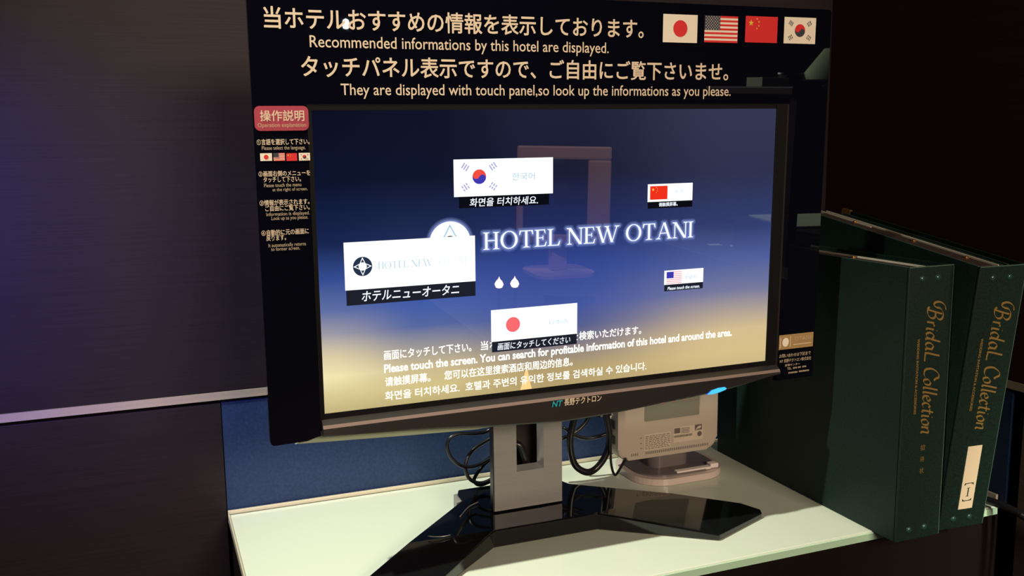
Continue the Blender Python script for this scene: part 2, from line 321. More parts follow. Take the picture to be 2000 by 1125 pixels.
# stand
col = G(); cy = .923; cx0, cx1 = .3400, .4213; sx0, sx1, sz = .3705, .3950, -.3520; zt, zb = -.235, -.398
b_ = .0040
col.box(cx0, sx0-b_, cy, cy+.010, zb, zt); col.box(sx1+b_, cx1, cy, cy+.010, zb, zt); col.box(sx0-b_, sx1+b_, cy, cy+.010, zb, sz-b_)
col.obj('stand_column', M['silver'], mon)
bv = G()      # bevelled surround of the cable slot
bv.add([(sx0-b_, cy, zt), (sx0, cy+.010, zt), (sx0, cy+.010, sz), (sx0-b_, cy, sz-b_), (sx1+b_, cy, zt), (sx1, cy+.010, zt), (sx1, cy+.010, sz), (sx1+b_, cy, sz-b_)],
       [(0, 1, 2, 3), (5, 4, 7, 6), (3, 2, 6, 7)])
bv.obj('slot_bevel', M['silver_bevel'], mon)
G().box(cx0+.022, cx1-.004, cy+.0305, cy+.034, zb+.002, zt).obj('slot_back', M['bezel'], mon)
G().tube([(sx0-.001, cy+.022, -.330), (sx0+.008, cy+.018, -.334), (sx0+.014, cy+.018, -.352), (sx1-.006, cy+.022, -.366)], .004).obj('slot_cable', M['cable'], mon)
G().box(cx0-.0012, cx0-.0002, cy+.001, cy+.010, zb, zt).obj('column_side', M['bezel'], mon)
mid = .3835
def mir(P): return [(2*mid-x, y, z) for x, y, z in P[::-1]]
right = [(.444, .880, -.400), (.550, .803, -.4125), (.629, .836, -.4135), (.6335, .846, -.4130), (.623, .868, -.4120), (.560, .908, -.4050), (.452, .972, -.3985)]
left = [(.3190, .974, -.400), (.235, .898, -.405), (.163, .832, -.4120), (.153, .815, -.4130), (.158, .806, -.4135), (.212, .786, -.4125), (.323, .880, -.400)]
rear = [(.446, .990, -.3985), (.4425, 1.004, -.3985), (.3245, 1.004, -.3985), (.319, .990, -.3985)]
P = right+rear+left
g = G(); g.prism([(x, y) for x, y, z in P], ZC+.0005, 0, zt=[z for x, y, z in P])
foot = g.obj('foot', M['gloss'], mon)
md = foot.modifiers.new('b', 'BEVEL'); md.width = .0016; md.segments = 3; md.limit_method = 'ANGLE'; md.angle_limit = math.radians(40)
G().tube([(.302, .930, -.4000), (.318, .948, -.3982), (.333, .957, -.3978)], .0006, 6).obj('foot_seam', M['silver_bevel'], foot)
g = G(); g.tube([(.272+.020*math.cos(t), .905+.017*math.sin(t), -.4005) for t in [math.radians(a) for a in range(215, 290, 12)]], .0006, 6, sub=2); g.obj('foot_groove', M['silver_bevel'], foot)
G().prism([(.3195, .9755), (.3240, .9990), (.3170, .9985), (.3130, .975)], ZC+.0006, -.4005, b=.002).obj('foot_bracket', M['silver'], foot)

# ------------------------------------------------------------------ what the screen shows
mm = .001
def R(a0, a1, b0, b1, z, m, name='picture_card', g=None): return G(MS).rect(a0*mm, a1*mm, b0*mm, b1*mm, z).obj(name, m, scr)
def T(s, a0, a1, b0, b1, z, m, bold=0, latin=False, shear=0, par=None): return text(s, a0*mm, a1*mm, b0*mm, b1*mm, z, MS, m, par or scr, bold, latin, shear=shear)
Z1, Z2, Z3, Z4, Z5 = .0003, .0005, .0007, .0009, .0011

def serif(body, gap=.10, space=.34):
    """capital serif letters (cap height 1); returns list of polygons and total width"""
    out = []; x = 0; th, tn, sh = .125, .05, .035
    def q(*p): out.append([(x+a, b) for a, b in p])
    def r(a0, a1, b0, b1): q((a0, b0), (a1, b0), (a1, b1), (a0, b1))
    def ser(c, y, wd): 
        s = 1 if y == 0 else -1
        q((c-wd, y), (c+wd, y), (c+wd, y+s*.02), (c+.06, y+s*.07), (c-.06, y+s*.07), (c-wd, y+s*.02))
    def diag(a, b, t): q((a[0]-t/2, a[1]), (a[0]+t/2, a[1]), (b[0]+t/2, b[1]), (b[0]-t/2, b[1]))
    for ch in body:
        if ch == ' ': x += space; continue
        if ch == 'H':
            for c in (.17, .68): r(c-th/2, c+th/2, 0, 1); ser(c, 0, .16); ser(c, 1, .16)
            r(.17, .68, .49, .49+tn); wd = .85
        elif ch == 'I': r(.17-th/2, .17+th/2, 0, 1); ser(.17, 0, .16); ser(.17, 1, .16); wd = .34
        elif ch == 'L': r(.17-th/2, .17+th/2, 0, 1); ser(.17, 0, .16); ser(.17, 1, .16); r(.17, .62, 0, tn); q((.54, 0), (.64, 0), (.70, .27), (.66, .27)); wd = .68
        elif ch == 'E':
            r(.17-th/2, .17+th/2, 0, 1); ser(.17, 0, .16); ser(.17, 1, .16); r(.17, .58, 0, tn); r(.17, .56, 1-tn, 1); r(.17, .46, .49, .49+tn)
            q((.52, 0), (.60, 0), (.66, .26), (.62, .26)); q((.50, 1), (.57, 1), (.60, .78), (.565, .78)); q((.435, .40), (.475, .40), (.475, .63), (.435, .63)); wd = .66
        elif ch == 'T':
            r(.40-th/2, .40+th/2, 0, 1); ser(.40, 0, .18); r(.05, .75, 1-tn, 1); q((.03, .76), (.07, .76), (.14, 1), (.05, 1)); q((.77, .76), (.73, .76), (.66, 1), (.75, 1)); wd = .80
        elif ch == 'O':
            N_ = 40; 
            for i in range(N_):
                t0, t1 = 2*math.pi*i/N_, 2*math.pi*(i+1)/N_
                q(*[(.47+a*math.cos(t), .5+b*math.sin(t)) for a, b, t in ((.45, .52, t0), (.45, .52, t1), (.315, .475, t1), (.315, .475, t0))])
            wd = .94
        elif ch == 'N':
            for c in (.15, .80): r(c-tn/2, c+tn/2, 0, 1)
            diag((.16, 1), (.77, 0), .16); ser(.15, 0, .13); ser(.12, 1, .12); ser(.80, 1, .13); wd = .90
        elif ch == 'W':
            diag((.12, 1), (.42, 0), .13); diag((.42, 0), (.66, .92), .05); diag((.62, 1), (.92, 0), .13); diag((.92, 0), (1.20, 1), .05)
            for c in (.12, .62, 1.20): ser(c, 1, .14)
            wd = 1.32
        elif ch == 'A':
            diag((.44, 1.02), (.12, 0), .05); diag((.46, 1.02), (.80, 0), .135); r(.24, .68, .34, .34+tn); ser(.12, 0, .13); ser(.80, 0, .15); wd = .92
        x += wd+gap*.35
    return out, x-gap*.35
def grow(p, k):
    cx = sum(a for a, b in p)/len(p); cy_ = sum(b for a, b in p)/len(p); o = []
    for a, b in p:
        d = math.hypot(a-cx, b-cy_) or 1; o.append((a+(a-cx)/d*k*1.2, b+(b-cy_)/d*k*1.2))
    return o
def put_serif(body, a0, a1, b0, b1, z, m, halo=False, par=None):
    P, wd = serif(body); sx = (a1-a0)/wd; sy = b1-b0
    L_ = [[((a0+a*sx)*mm, (b0+b*sy)*mm) for a, b in p] for p in P]
    if halo:
        for k, (r, hm) in enumerate(zip((.0006, .0013, .0021, .0031), EM['halo'])):
            # one connected soft outline per ring: a grid of cells near the letters, never overlapping itself
            cell = .00055; xs = [p for poly in L_ for p in poly]; gx0, gx1 = min(p[0] for p in xs)-r, max(p[0] for p in xs)+r; gy0, gy1 = min(p[1] for p in xs)-r, max(p[1] for p in xs)+r
            occ = set()
            for poly in L_:
                mnx, mxx = min(p[0] for p in poly)-r, max(p[0] for p in poly)+r; mny, mxy = min(p[1] for p in poly)-r, max(p[1] for p in poly)+r
                for i in range(int((mnx-gx0)/cell), int((mxx-gx0)/cell)+1):
                    for j in range(int((mny-gy0)/cell), int((mxy-gy0)/cell)+1):
                        if (i, j) in occ: continue
                        X_, Y_ = gx0+(i+.5)*cell, gy0+(j+.5)*cell; best = 1; ins = True; sg = 0
                        for e in range(len(poly)):
                            ax, ay = poly[e]; bx, by = poly[(e+1) % len(poly)]; dx, dy = bx-ax, by-ay; q = dx*dx+dy*dy
                            if q < 1e-14: continue
                            t = max(0, min(1, ((X_-ax)*dx+(Y_-ay)*dy)/q)); best = min(best, math.hypot(X_-ax-t*dx, Y_-ay-t*dy))
                            cr = dx*(Y_-ay)-dy*(X_-ax)
                            if sg == 0: sg = 1 if cr > 0 else -1
                            elif cr*sg < 0: ins = False
                        if ins or best < r: occ.add((i, j))
            g = G(MS); rows = {}
            for i, j in occ: rows.setdefault(j, []).append(i)
            for j, li in rows.items():
                li.sort(); s0 = li[0]; pv = s0
                for i in li[1:]+[None]:
                    if i is None or i != pv+1:
                        g.rect(gx0+s0*cell, gx0+(pv+1)*cell, gy0+j*cell, gy0+(j+1)*cell, z-.00005*(k+1))
                        s0 = i
                    pv = i
            g.obj('letter_glow', hm, scr)
    g = G(MS)
    for i, p in enumerate(L_): g.flat(p, z+.000002*(i % 7))
    return g.obj('lettering', m, par or scr)
def star4(g, cx, cy, r, k, z, mi=0):
    g.flat([(cx+(r if i % 2 == 0 else r*k)*math.cos(math.pi/4*i), cy+(r if i % 2 == 0 else r*k)*math.sin(math.pi/4*i)) for i in range(8)], z, mi)
def star5(g, cx, cy, r, z, mi, rot=90):
    g.flat([(cx+(r if i % 2 == 0 else r*.4)*math.cos(math.radians(rot+36*i)), cy+(r if i % 2 == 0 else r*.4)*math.sin(math.radians(rot+36*i))) for i in range(10)], z, mi)
def taegeuk(g, cx, cy, rx, ry, z, rmi, bmi, dz=.0001):
    a = math.radians(-25)
    def E_(px, py, r, s0, s1, zz, mi):
        P = []
        for i in range(25):
            t = math.radians(s0+(s1-s0)*i/24); X_, Y_ = px+r*math.cos(t), py+r*math.sin(t)
            P.append((cx+rx*(X_*math.cos(a)-Y_*math.sin(a)), cy+ry*(X_*math.sin(a)+Y_*math.cos(a))))
        g.flat(P, zz, mi)
    E_(0, 0, 1, 0, 180, z, rmi); E_(0, 0, 1, 180, 360, z, bmi); E_(-.5, 0, .5, 0, 360, z+dz, rmi); E_(.5, 0, .5, 0, 360, z+2*dz, bmi)
def trigrams(g, cx, cy, dx, dy, w, z, mi, bars=((0, 0, 0), (1, 1, 1), (0, 1, 0), (1, 0, 1))):
    for (sx, sy), br in zip(((-1, 1), (1, -1), (1, 1), (-1, -1)), bars):
        ang = math.atan2(sy*dy, sx*dx); ox, oy = cx+sx*dx, cy+sy*dy; d = Vector((math.cos(ang), math.sin(ang))); t = Vector((-d.y, d.x))
        for k, b in zip((-1, 0, 1), br):
            c = Vector((ox, oy))+d*k*w*.42
            for (h0, h1) in (((-.5, .5),) if not b else ((-.5, -.07), (.07, .5))):
                p = [c+t*h0*w-d*w*.11, c+t*h1*w-d*w*.11, c+t*h1*w+d*w*.11, c+t*h0*w+d*w*.11]; g.flat([tuple(q) for q in p], z, mi)
def flag(kind, a0, a1, b0, b1, z, mx, mats, parent, dots=True):
    """mats: white, red, blue, yellow, dark"""
    a0, a1, b0, b1 = (x*mm for x in (a0, a1, b0, b1)); w_, h = a1-a0, b1-b0; cx, cy = (a0+a1)/2, (b0+b1)/2; g = G(mx); e = .00012
    if kind == 'japan': g.rect(a0, a1, b0, b1, z, 0); g.disc(cx, cy, h*.30, z+e, 1)
    elif kind == 'usa':
        g.rect(a0, a1, b0, b1, z, 0)
        for i in range(0, 13, 2): g.rect(a0, a1, b0+h*i/13, b0+h*(i+1)/13, z+e, 1)
        g.rect(a0, a0+w_*.46, b0+h*6/13, b1, z+2*e, 2)
        if dots:
            for r in range(9):
                for c in range(6 if r % 2 == 0 else 5): star5(g, a0+w_*.46*((c+.5+(0 if r % 2 == 0 else .5))/6), b0+h*(6/13+(7/13)*(r+.7)/9.4), h*.026, z+3*e, 0)
    elif kind == 'china':
        g.rect(a0, a1, b0, b1, z, 1); star5(g, a0+w_*.17, b1-h*.26, h*.13, z+e, 3)
        for px, py in ((.35, .10), (.41, .21), (.41, .36), (.35, .47)): star5(g, a0+w_*px, b1-h*py, h*.045, z+e, 3, 60)
    elif kind == 'korea':
        g.rect(a0, a1, b0, b1, z, 0); taegeuk(g, cx, cy, h*.245, h*.245, z+e, 1, 2, e*.5); trigrams(g, cx, cy, w_*.29, h*.27, h*.17, z+e, 4)
    return g.obj('flag', mats, parent)

SCR = [EM['white'], EM['cred'], EM['blue'], EM['yel'], EM['lilac']]
# big glowing name and round emblem
put_serif('HOTEL NEW OTANI', -85.2, 142.3, 5.8, 22.0, Z3, EM['txt'], halo=True)
g = G(MS)
for k, r in enumerate((.0236, .0225, .0215, .0206)): G(MS).disc(-.1172, .0142, r, Z1+.00002*k, n=48).obj('emblem_glow', EM['halo'][3-k], scr)
g = G(MS); g.disc(-.1172, .0142, .0198, Z2, 0, 48); star4(g, -.1172, .0146, .0168, .50, Z2+.0001, 1); star4(g, -.1172, .0146, .0144, .50, Z2+.00015, 0); g.disc(-.1172, .0146, .0062, Z2+.0002, 2); g.disc(-.1172, .0146, .0045, Z2+.00023, 0); g.obj('hotel_emblem', [EM['white'], EM['cyan2'], EM['navy']], scr)
# sentences along the bottom
T('画面にタッチして下さい。', -182.2, -98.0, -90.2, -81.5, Z1, EM['txtw'], .02)
T('当ホテルの有益な情報', -88.4, 3.0, -90.2, -81.5, Z1, EM['txtw'], .02)
T('を検索いただけます。', 7.0, 84.4, -90.2, -81.5, Z1, EM['txtw'], .02)
T('Please touch the screen. You can search for profitable information of this hotel and around the area.', -182.6, 194, -102, -94.2, Z1, EM['txtw'], .028, True)
T('请触摸屏幕。　您可以在这里搜索酒店和周边的信息。', -182.0, 7.7, -115.2, -106.5, Z1, EM['txtw'], .02)
T('화면을 터치하세요.  호텔과 주변의 유익한 정보를 검색하실 수 있습니다.', -182.4, 91.2, -128.5, -120.2, Z1, EM['txtw'], .02)
# Korean card
R(-112.6, -14.0, 56.0, 89.9, Z1, EM['white']); 
g = G(MS); taegeuk(g, -.0880, .0738, .0067, .0067, Z2, 0, 1); trigrams(g, -.0880, .0738, .0135, .0092, .0058, Z2, 2); g.obj('flag', [EM['red'], EM['blue'], EM['lilac']], scr)
T('한국어', -55.5, -32.7, 69.4, 76.4, Z2, EM['cyan2']); R(-108, -18, 45.5, 55.9, Z1, EM['barb'], 'caption_bar'); T('화면을 터치하세요.', -97.7, -29.6, 46.5, 54.2, Z2, EM['txt'], .012, shear=.12)
# Chinese card
R(88.8, 140.3, 43.6, 61.1, Z1, EM['white']); flag('china', 91.3, 111.2, 45.7, 59.2, Z2, MS, SCR, scr); T('中 文', 118.8, 130.0, 51.4, 54.9, Z2, EM['cyan2'])
R(89.0, 140.5, 37.0, 43.5, Z1, EM['barb'], 'caption_bar'); T('请触摸屏幕。', 101.5, 123.2, 38.6, 42.6, Z2, EM['txt'], .02)
# hotel card
R(-215.5, -93.2, -23.0, 19.8, Z4, EM['white']); R(-214.8, -93.3, -36.9, -23.0, Z4, EM['bar'], 'caption_bar')
T('ホテルニューオータニ', -201.0, -109.6, -34.0, -24.6, Z5, EM['txt'], .015, shear=.15)
g = G(MS); g.disc(-.1993, -.0023, .0087, Z5, 0, 40); star4(g, -.1993, -.0023, .0083, .45, Z5+.0001, 1); star4(g, -.1993, -.0023, .0066, .50, Z5+.00015, 0); g.disc(-.1993, -.0023, .0037, Z5+.0002, 1, 24); g.obj('hotel_emblem', [EM['navy'], EM['white']], scr)
put_serif('HOTEL NEW', -185.6, -134.5, -5.8, .8, Z5, EM['cyan']); put_serif('OTANI', -128.5, -101.5, -5.8, .8, Z5, emit('lcd_faint', (236, 246, 248)))
# English card
R(109.9, 156.1, -41.5, -26.9, Z1, EM['white']); R(110.2, 156.0, -48.2, -41.5, Z1, EM['bar'], 'caption_bar')
flag('usa', 112.3, 130.3, -40.7, -28.3, Z2, MS, [EM['white'], EM['pst'], EM['blue'], EM['yel'], EM['lilac']], scr, dots=False)
T('English', 135.2, 148.6, -36.5, -32.6, Z2, EM['cyan2'], 0, True, shear=.2); T('Please touch the screen.', 113.8, 152.2, -47.0, -43.8, Z2, EM['txt'], .02, True, shear=.2)
# Japanese card
R(-78.0, 12.1, -83.0, -52.2, Z4, EM['white']); R(-77.5, 11.8, -93.3, -83.0, Z4, EM['bar'], 'caption_bar')
g = G(MS); g.disc(-.0558, -.0678, .0073, Z5, 0, 40); g.obj('flag', EM['pink'], scr); T('日本語', -17.8, 1.9, -71.2, -66.9, Z5, EM['cyan']); T('画面にタッチしてください', -71.8, 4.6, -91.8, -84.9, Z5, EM['txt'], .012, shear=.12)

# ------------------------------------------------------------------ sign board around the monitor
sg = root('information_sign', tuple(MS @ Vector((0, -.1575, -.004))), 'large glossy black sign board framing the monitor, with Japanese and English lettering and four flags', 'sign')
b = G(MS); F0, F1 = -.0045, .0016
B0, B1, BT, BB = -.2872, .3013, .2345, -.1578; OL, OR, OT = -.2428, .2530, .1392
for poly in ([(B0, OT), (B1, OT)]+[p for p in rr(B0, B1, OT, BT, .004)[:14]],):
    b.prism([p for p in poly], F0, F1)
b.prism([(OL, OT)] + [(B0, OT)] + [p for p in rr(B0, OL, BB, OT, .004)[14:21]] + [(OL-.012, BB+.0006), (OL, BB+.004)], F0, F1)
b.prism([(B1, OT), (OR, OT), (OR, BB), (B1, BB)], F0, F1)
pan = b.obj('panel', M['acryl'], sg)
G(MS).box(OL, OR, OT-.0007, OT, F0, .0012).obj('opening_edge', M['frame'], sg)
def S(s, a0, a1, b0, b1, m='ink', bold=.012, latin=False): return text(s, a0*mm, a1*mm, b0*mm, b1*mm, F1+.0003, MS, M[m], sg, bold, latin)
S('当ホテルおすすめの情報を表示しております。', -274, 79.7, 200.6, 218.0, bold=.018)
S('Recommended informations by this hotel are displayed.', -237.6, 42.7, 186.3, 196.0, latin=True, bold=.004)
S('タッチパネル表示ですので、ご自由にご覧下さいませ。', -245.4, 176.8, 161.9, 179.2, bold=.018)
S('They are displayed with touch panel,so look up the informations as you please.', -213.0, 180.6, 147.0, 156.6, latin=True, bold=.004)
PR = [M['white'], M['red'], M['flagblue'], M['yel'], M['dkgrey']]; fz = F1+.0003
flag('japan', 101.0, 139.5, 197.6, 224.0, fz, MS, PR, sg); flag('usa', 147.7, 186.3, 198.6, 224.1, fz, MS, PR, sg)
flag('china', 195.3, 234.0, 199.6, 225.1, fz, MS, PR, sg); flag('korea', 242.2, 281.6, 199.6, 225.6, fz, MS, PR, sg)
G(MS).flat(rr(-.2860, -.2413, .1175, .1379, .0045), fz).obj('crimson_badge', M['badge'], sg)
fz2 = F1+.0006
text('操作説明', -.2813, -.2450, .1254, .1344, fz2, MS, M['ink'], sg, .012); text('Operation explanation', -.2836, -.2439, .1206, .1240, fz2, MS, M['ink_dim'], sg, 0, True)
S('①言語を選択して下さい。', -285, -241.5, 105.8, 110.8); S('Please select the language.', -281.2, -245, 101.8, 104.9, 'ink_dim', 0, True)
MF = [M['white'], M['red'], M['flagblue'], M['yel'], M['dkgrey']]
flag('japan', -282.9, -273.2, 92.6, 99.0, fz, MS, MF, sg); flag('usa', -272, -262.6, 92.4, 99.0, fz, MS, MF, sg, dots=False)
flag('china', -261.4, -252.4, 92.2, 98.6, fz, MS, MF, sg); flag('korea', -250.9, -241.5, 92.2, 98.7, fz, MS, MF, sg)
S('②画面右側のメニューを', -285, -242, 79.5, 84.2); S('タッチして下さい。', -281.3, -250, 74.6, 79.2)
S('Please touch the menu', -281, -250, 70.6, 73.6, 'ink_dim', 0, True); S('at the right of screen.', -274.2, -244.8, 67.0, 69.7, 'ink_dim', 0, True)
S('③情報が表示されます。', -285.4, -243.8, 55.0, 59.9); S('ご自由にご覧下さい。', -281, -243.8, 50.2, 55.0)
S('Information is displayed.', -280.3, -244, 46.2, 49.2, 'ink_dim', 0, True); S('Look up as you please.', -276.3, -245.5, 42.6, 45.6, 'ink_dim', 0, True)
S('④自動的に元の画面に', -285.2, -245.4, 29.5, 34.4); S('戻ります。', -281.4, -265, 25.0, 30.0)
S('It automatically returns', -280, -248.3, 19.6, 22.6, 'ink_dim', 0, True); S('to former screen.', -278, -253.6, 16.2, 19.3, 'ink_dim', 0, True)
g = G(MS); g.rect(.2540, .2996, -.1235, -.1072, fz, 0); g.disc(.2626, -.1155, .0042, fz+.0002, 1, 24, .0050); g.rect(.2556, .2562, -.1215, -.1095, fz+.0002, 1); g.rect(.2686, .2692, -.1215, -.1095, fz+.0002, 1); g.rect(.273, .297, -.1193, -.1188, fz+.0002, 1)
g.obj('gold_label', [M['gold_label'], M['white']], sg)
text('OTANI', .2740, .2960, -.1150, -.1105, fz2, MS, M['ink_dim'], sg, 0, True)
S('お問い合わせは下記まで', 255.3, 297.2, -132.6, -128.5, 'ink_dim'); S('NT 長野テクトロン株式会社', 256.3, 298.2, -138.5, -134.5, 'ink_dim')
S('営業センター', 263.5, 283.3, -143.0, -140.3, 'ink_dim'); S('TEL.', 266.4, 272.5, -147.0, -144.4, 'ink_dim'); 
g = G(MS)
for x0, x1, y in ((.2745, .2800, -.1462), (.2810, .2858, -.1461), (.2868, .2930, -.1460), (.2685, .2810, -.1512), (.2825, .2968, -.1509)):
    k = x0
    while k < x1-.001: g.rect(k, k+.0009, y-.0004, y+.0014, fz); k += .0014
g.obj('small_print', M['ink_dim'], sg)

# ------------------------------------------------------------------ green binders
def nib(strokes, wmax=.14, wmin=.022, ang=35):
    """calligraphic ribbons: each stroke is a list of points (smoothed), width follows a broad nib"""
    out = []; an = math.radians(ang); nv = Vector((math.cos(an), math.sin(an)))
    for st in strokes:
        P = [Vector(p) for p in st]; E_ = [P[0]*2-P[1]]+P+[P[-1]*2-P[-2]]; Q = []
        for i in range(1, len(E_)-2):
            p0, p1, p2, p3 = E_[i-1:i+3]
            for k in range(6): t = k/6; Q.append(.5*((2*p1)+(p2-p0)*t+(2*p0-5*p1+4*p2-p3)*t*t+(3*p1-p0-3*p2+p3)*t**3))
        Q.append(P[-1]); W_ = []
        for i, p in enumerate(Q):
            d = Q[min(i+1, len(Q)-1)]-Q[max(i-1, 0)]; d = d.normalized() if d.length > 1e-9 else Vector((1, 0)); s = abs(d.x*nv.y-d.y*nv.x)
            W_.append((p, Vector((-d.y, d.x)), (wmin+(wmax-wmin)*s)/2))
        for (p, a, w0), (q, b_, w1) in zip(W_, W_[1:]): out.append([p+a*w0, p-a*w0, q-b_*w1, q+b_*w1])
    return out
GL = {
 'B': ([[(.30, 1.0), (.22, .5), (.12, .02)], [(-.05, .62), (.0, .9), (.25, 1.08), (.55, 1.05), (.66, .85), (.50, .62), (.24, .55)], [(.24, .55), (.55, .52), (.62, .28), (.42, .04), (.12, .0), (-.05, .12)], [(-.05, .62), (-.16, .42), (-.34, .50), (-.40, .85), (-.22, 1.18), (.05, 1.26)]], .78),
 'r': ([[(.12, .50), (.08, 0)], [(.10, .30), (.22, .50), (.34, .50)]], .40), 'i': ([[(.12, .50), (.08, .05), (.18, .0)], [(.16, .70), (.18, .74)]], .27),
 'd': ([[(.42, .45), (.2, .52), (.05, .25), (.15, .0), (.36, .12), (.44, .45)], [(.56, 1.0), (.44, .3), (.42, .02), (.52, .0)]], .62),
 'a': ([[(.42, .45), (.2, .52), (.05, .25), (.15, .0), (.36, .12), (.44, .48)], [(.44, .48), (.42, .05), (.54, .02)]], .58),
 'l': ([[(.22, 1.0), (.10, .1), (.20, .0)]], .28), 'L': ([[(.22, 1.0), (.10, .1), (.24, .0), (.62, -.02)]], .80),
 'C': ([[(.62, .86), (.55, 1.02), (.30, .98), (.05, .55), (.12, .08), (.40, .0), (.62, .12)], [(.62, .86), (.75, .7)]], .66),
 'o': ([[(.24, .50), (.05, .28), (.12, .0), (.34, .1), (.38, .4), (.24, .50)]], .46), 'e': ([[(.06, .24), (.34, .34), (.28, .52), (.08, .40), (.06, .1), (.24, .0), (.40, .12)]], .44),
 'c': ([[(.34, .44), (.2, .52), (.05, .25), (.14, .0), (.36, .10)]], .42), 't': ([[(.20, .78), (.10, .1), (.22, .0)], [(.0, .52), (.34, .54)]], .34),
 'n': ([[(.10, .50), (.06, 0)], [(.08, .3), (.26, .50), (.40, .46), (.36, .08), (.46, .0)]], .55), ' ': ([], .20)}
def script(body):
    out = []; x = 0
    for ch in body:
        st, w_ = GL[ch]; out += [[(x+p.x, p.y) for p in poly] for poly in nib(st)]; x += w_
    return out, x
def binder(name, loc, eul, W_, H_, D_, label, extra):
    """local frame: x across the spine, y to the back, z up; spine on y=0"""
    mx = Matrix.Translation(Vector(loc)) @ (Matrix.Rotation(eul[0], 4, 'Z') @ Matrix.Rotation(eul[1], 4, 'Y') @ Matrix.Rotation(eul[2], 4, 'X'))
    r = root(name, loc, label, 'binder', 'green ring binders beside the monitor'); t = .0026
    G(mx).box(0, W_, 0, t, 0, H_, b=.0008).obj('spine', M['green'], r)
    G(mx).box(0, t, t+.0006, D_, 0, H_, b=.0006).obj('cover', M['green'], r)
    G(mx).box(W_-t, W_, t+.0006, D_, 0, H_, b=.0006).obj('cover', M['green'], r)
    e = G(mx); e.box(.0002, W_-.0002, -.0003, .0006, H_-.0006, H_+.0004); e.box(.0002, .0012, .003, D_-.002, H_-.0006, H_+.0003); e.box(W_-.0006, W_+.0003, -.0002, .0006, .001, H_-.001); e.obj('piping', M['green_edge'], r)
    pw = .46 if extra else .42
    G(mx).box(t+.0008, W_*pw, t+.010, D_-.012, .006, H_-.0022).obj('page_block', M['pages'], r)
    gi = G(mx)
    for k, x in enumerate([W_*(pw+.07)+i*.0042 for i in range(5)]):
        if x < W_-t-.0015: gi.box(x, x+.0026, t+.012, D_-.006-.002*k, .006, H_-.003-.0016*(k % 2))
    gi.obj('divider_sheets', M['green_in'], r)
    G(mx).box(W_*pw+.0006, W_*pw+.0022, .006, D_-.004, H_-.010, H_-.0004, b=.0004).obj('metal_strip', M['strip'], r)
    if extra: G(mx).box(W_*pw-.0052, W_*pw-.0042, D_*.66, D_-.001, H_-.010, H_-.0008).obj('metal_strip', M['strip'], r)
    for y in ((.10, .19) if not extra else (.04, .12, .225)):
        G(mx).box(W_*pw-.008, W_*pw-.004, y, y+.004, H_-.0075, H_+.0002, b=.0008).obj('post', M['gold'], r)
    g = G(mx); g.prism([(W_-t-.0007, D_-.016), (W_+.0006, D_-.016), (W_+.0006, D_+.0008), (W_-t-.0007, D_+.0008)], H_-.016, H_+.0009, b=.0004); g.obj('corner_cap', M['gold'], r)
    sp = mx @ Matrix(((1, 0, 0, 0), (0, 0, -1, 0), (0, 1, 0, 0), (0, 0, 0, 1)))       # (x across, y up) on the spine face, z outwards
    for x in (.0175, .0385):
        for z in (.0115, H_-.0125):
            g = G(sp); g.lathe([(.0001, .0016), (.0022, .0014), (.0034, .0004), (.0036, -.0002)], x, z, 16); g.obj('rivet', M['rivet'], r)
    # gold lettering running down the spine, tops of the letters to the right
    P, wd = script('BridaL Collection'); a, L0, Ln = .0262, .250, .135; k = Ln/wd; hh = .0195; g = G(sp)
    for i, p in enumerate(P): g.flat([(a+q[1]*hh, L0-(q[0]+.16*q[1])*k) for q in p], .0004+.000003*(i % 9))
    g.obj('lettering', M['foil'], r)
    text('WEDDING INVITATION & ACCESSORIES', .0150, .0180, .138, .218, .0004, sp, M['foil'], r, .03, True, turn=True)
    return r, sp
b1, sp1 = binder('ring_binder', (.7165, .7255, ZC+.0005), (0, 0, 0), .0590, .2925, .330, 'green ring binder nearer the monitor, upright, gold script and three small characters on its spine', 0)
text('招', .0270, .0328, .0975, .1035, .0004, sp1, M['foil'], b1); text('待', .0270, .0328, .0850, .0910, .0004, sp1, M['foil'], b1); text('状', .0270, .0328, .0725, .0785, .0004, sp1, M['foil'], b1)
b2, sp2 = binder('ring_binder', (.7785, .7285, ZC+.0025), (math.radians(-4.6), math.radians(-.3), math.radians(7.3)), .0580, .294, .300, 'green ring binder by the right wall, tipped forward, with a white label on its spine', 1)
lb = G(sp2).box(.0215, .0398, .0225, .0965, 0, .0005).obj('paper_label', M['paper'], b2)
def br(y, s, g):
    P = [(.0246, y), (.0268, y+s*.0020), (.0308, y+s*.0022), (.0345, y+s*.0020), (.0366, y), (.0362, y+s*.0030), (.0250, y+s*.0030)]; g.flat(P if s > 0 else P[::-1], .0008)
g = G(sp2); br(.0505, 1, g); br(.0350, -1, g); g.rect(.0300, .0312, .0378, .0475, .0008); g.rect(.0285, .0327, .0375, .0380, .0008); g.rect(.0285, .0327, .0472, .0477, .0008); g.obj('lettering', M['inkblack'], lb)

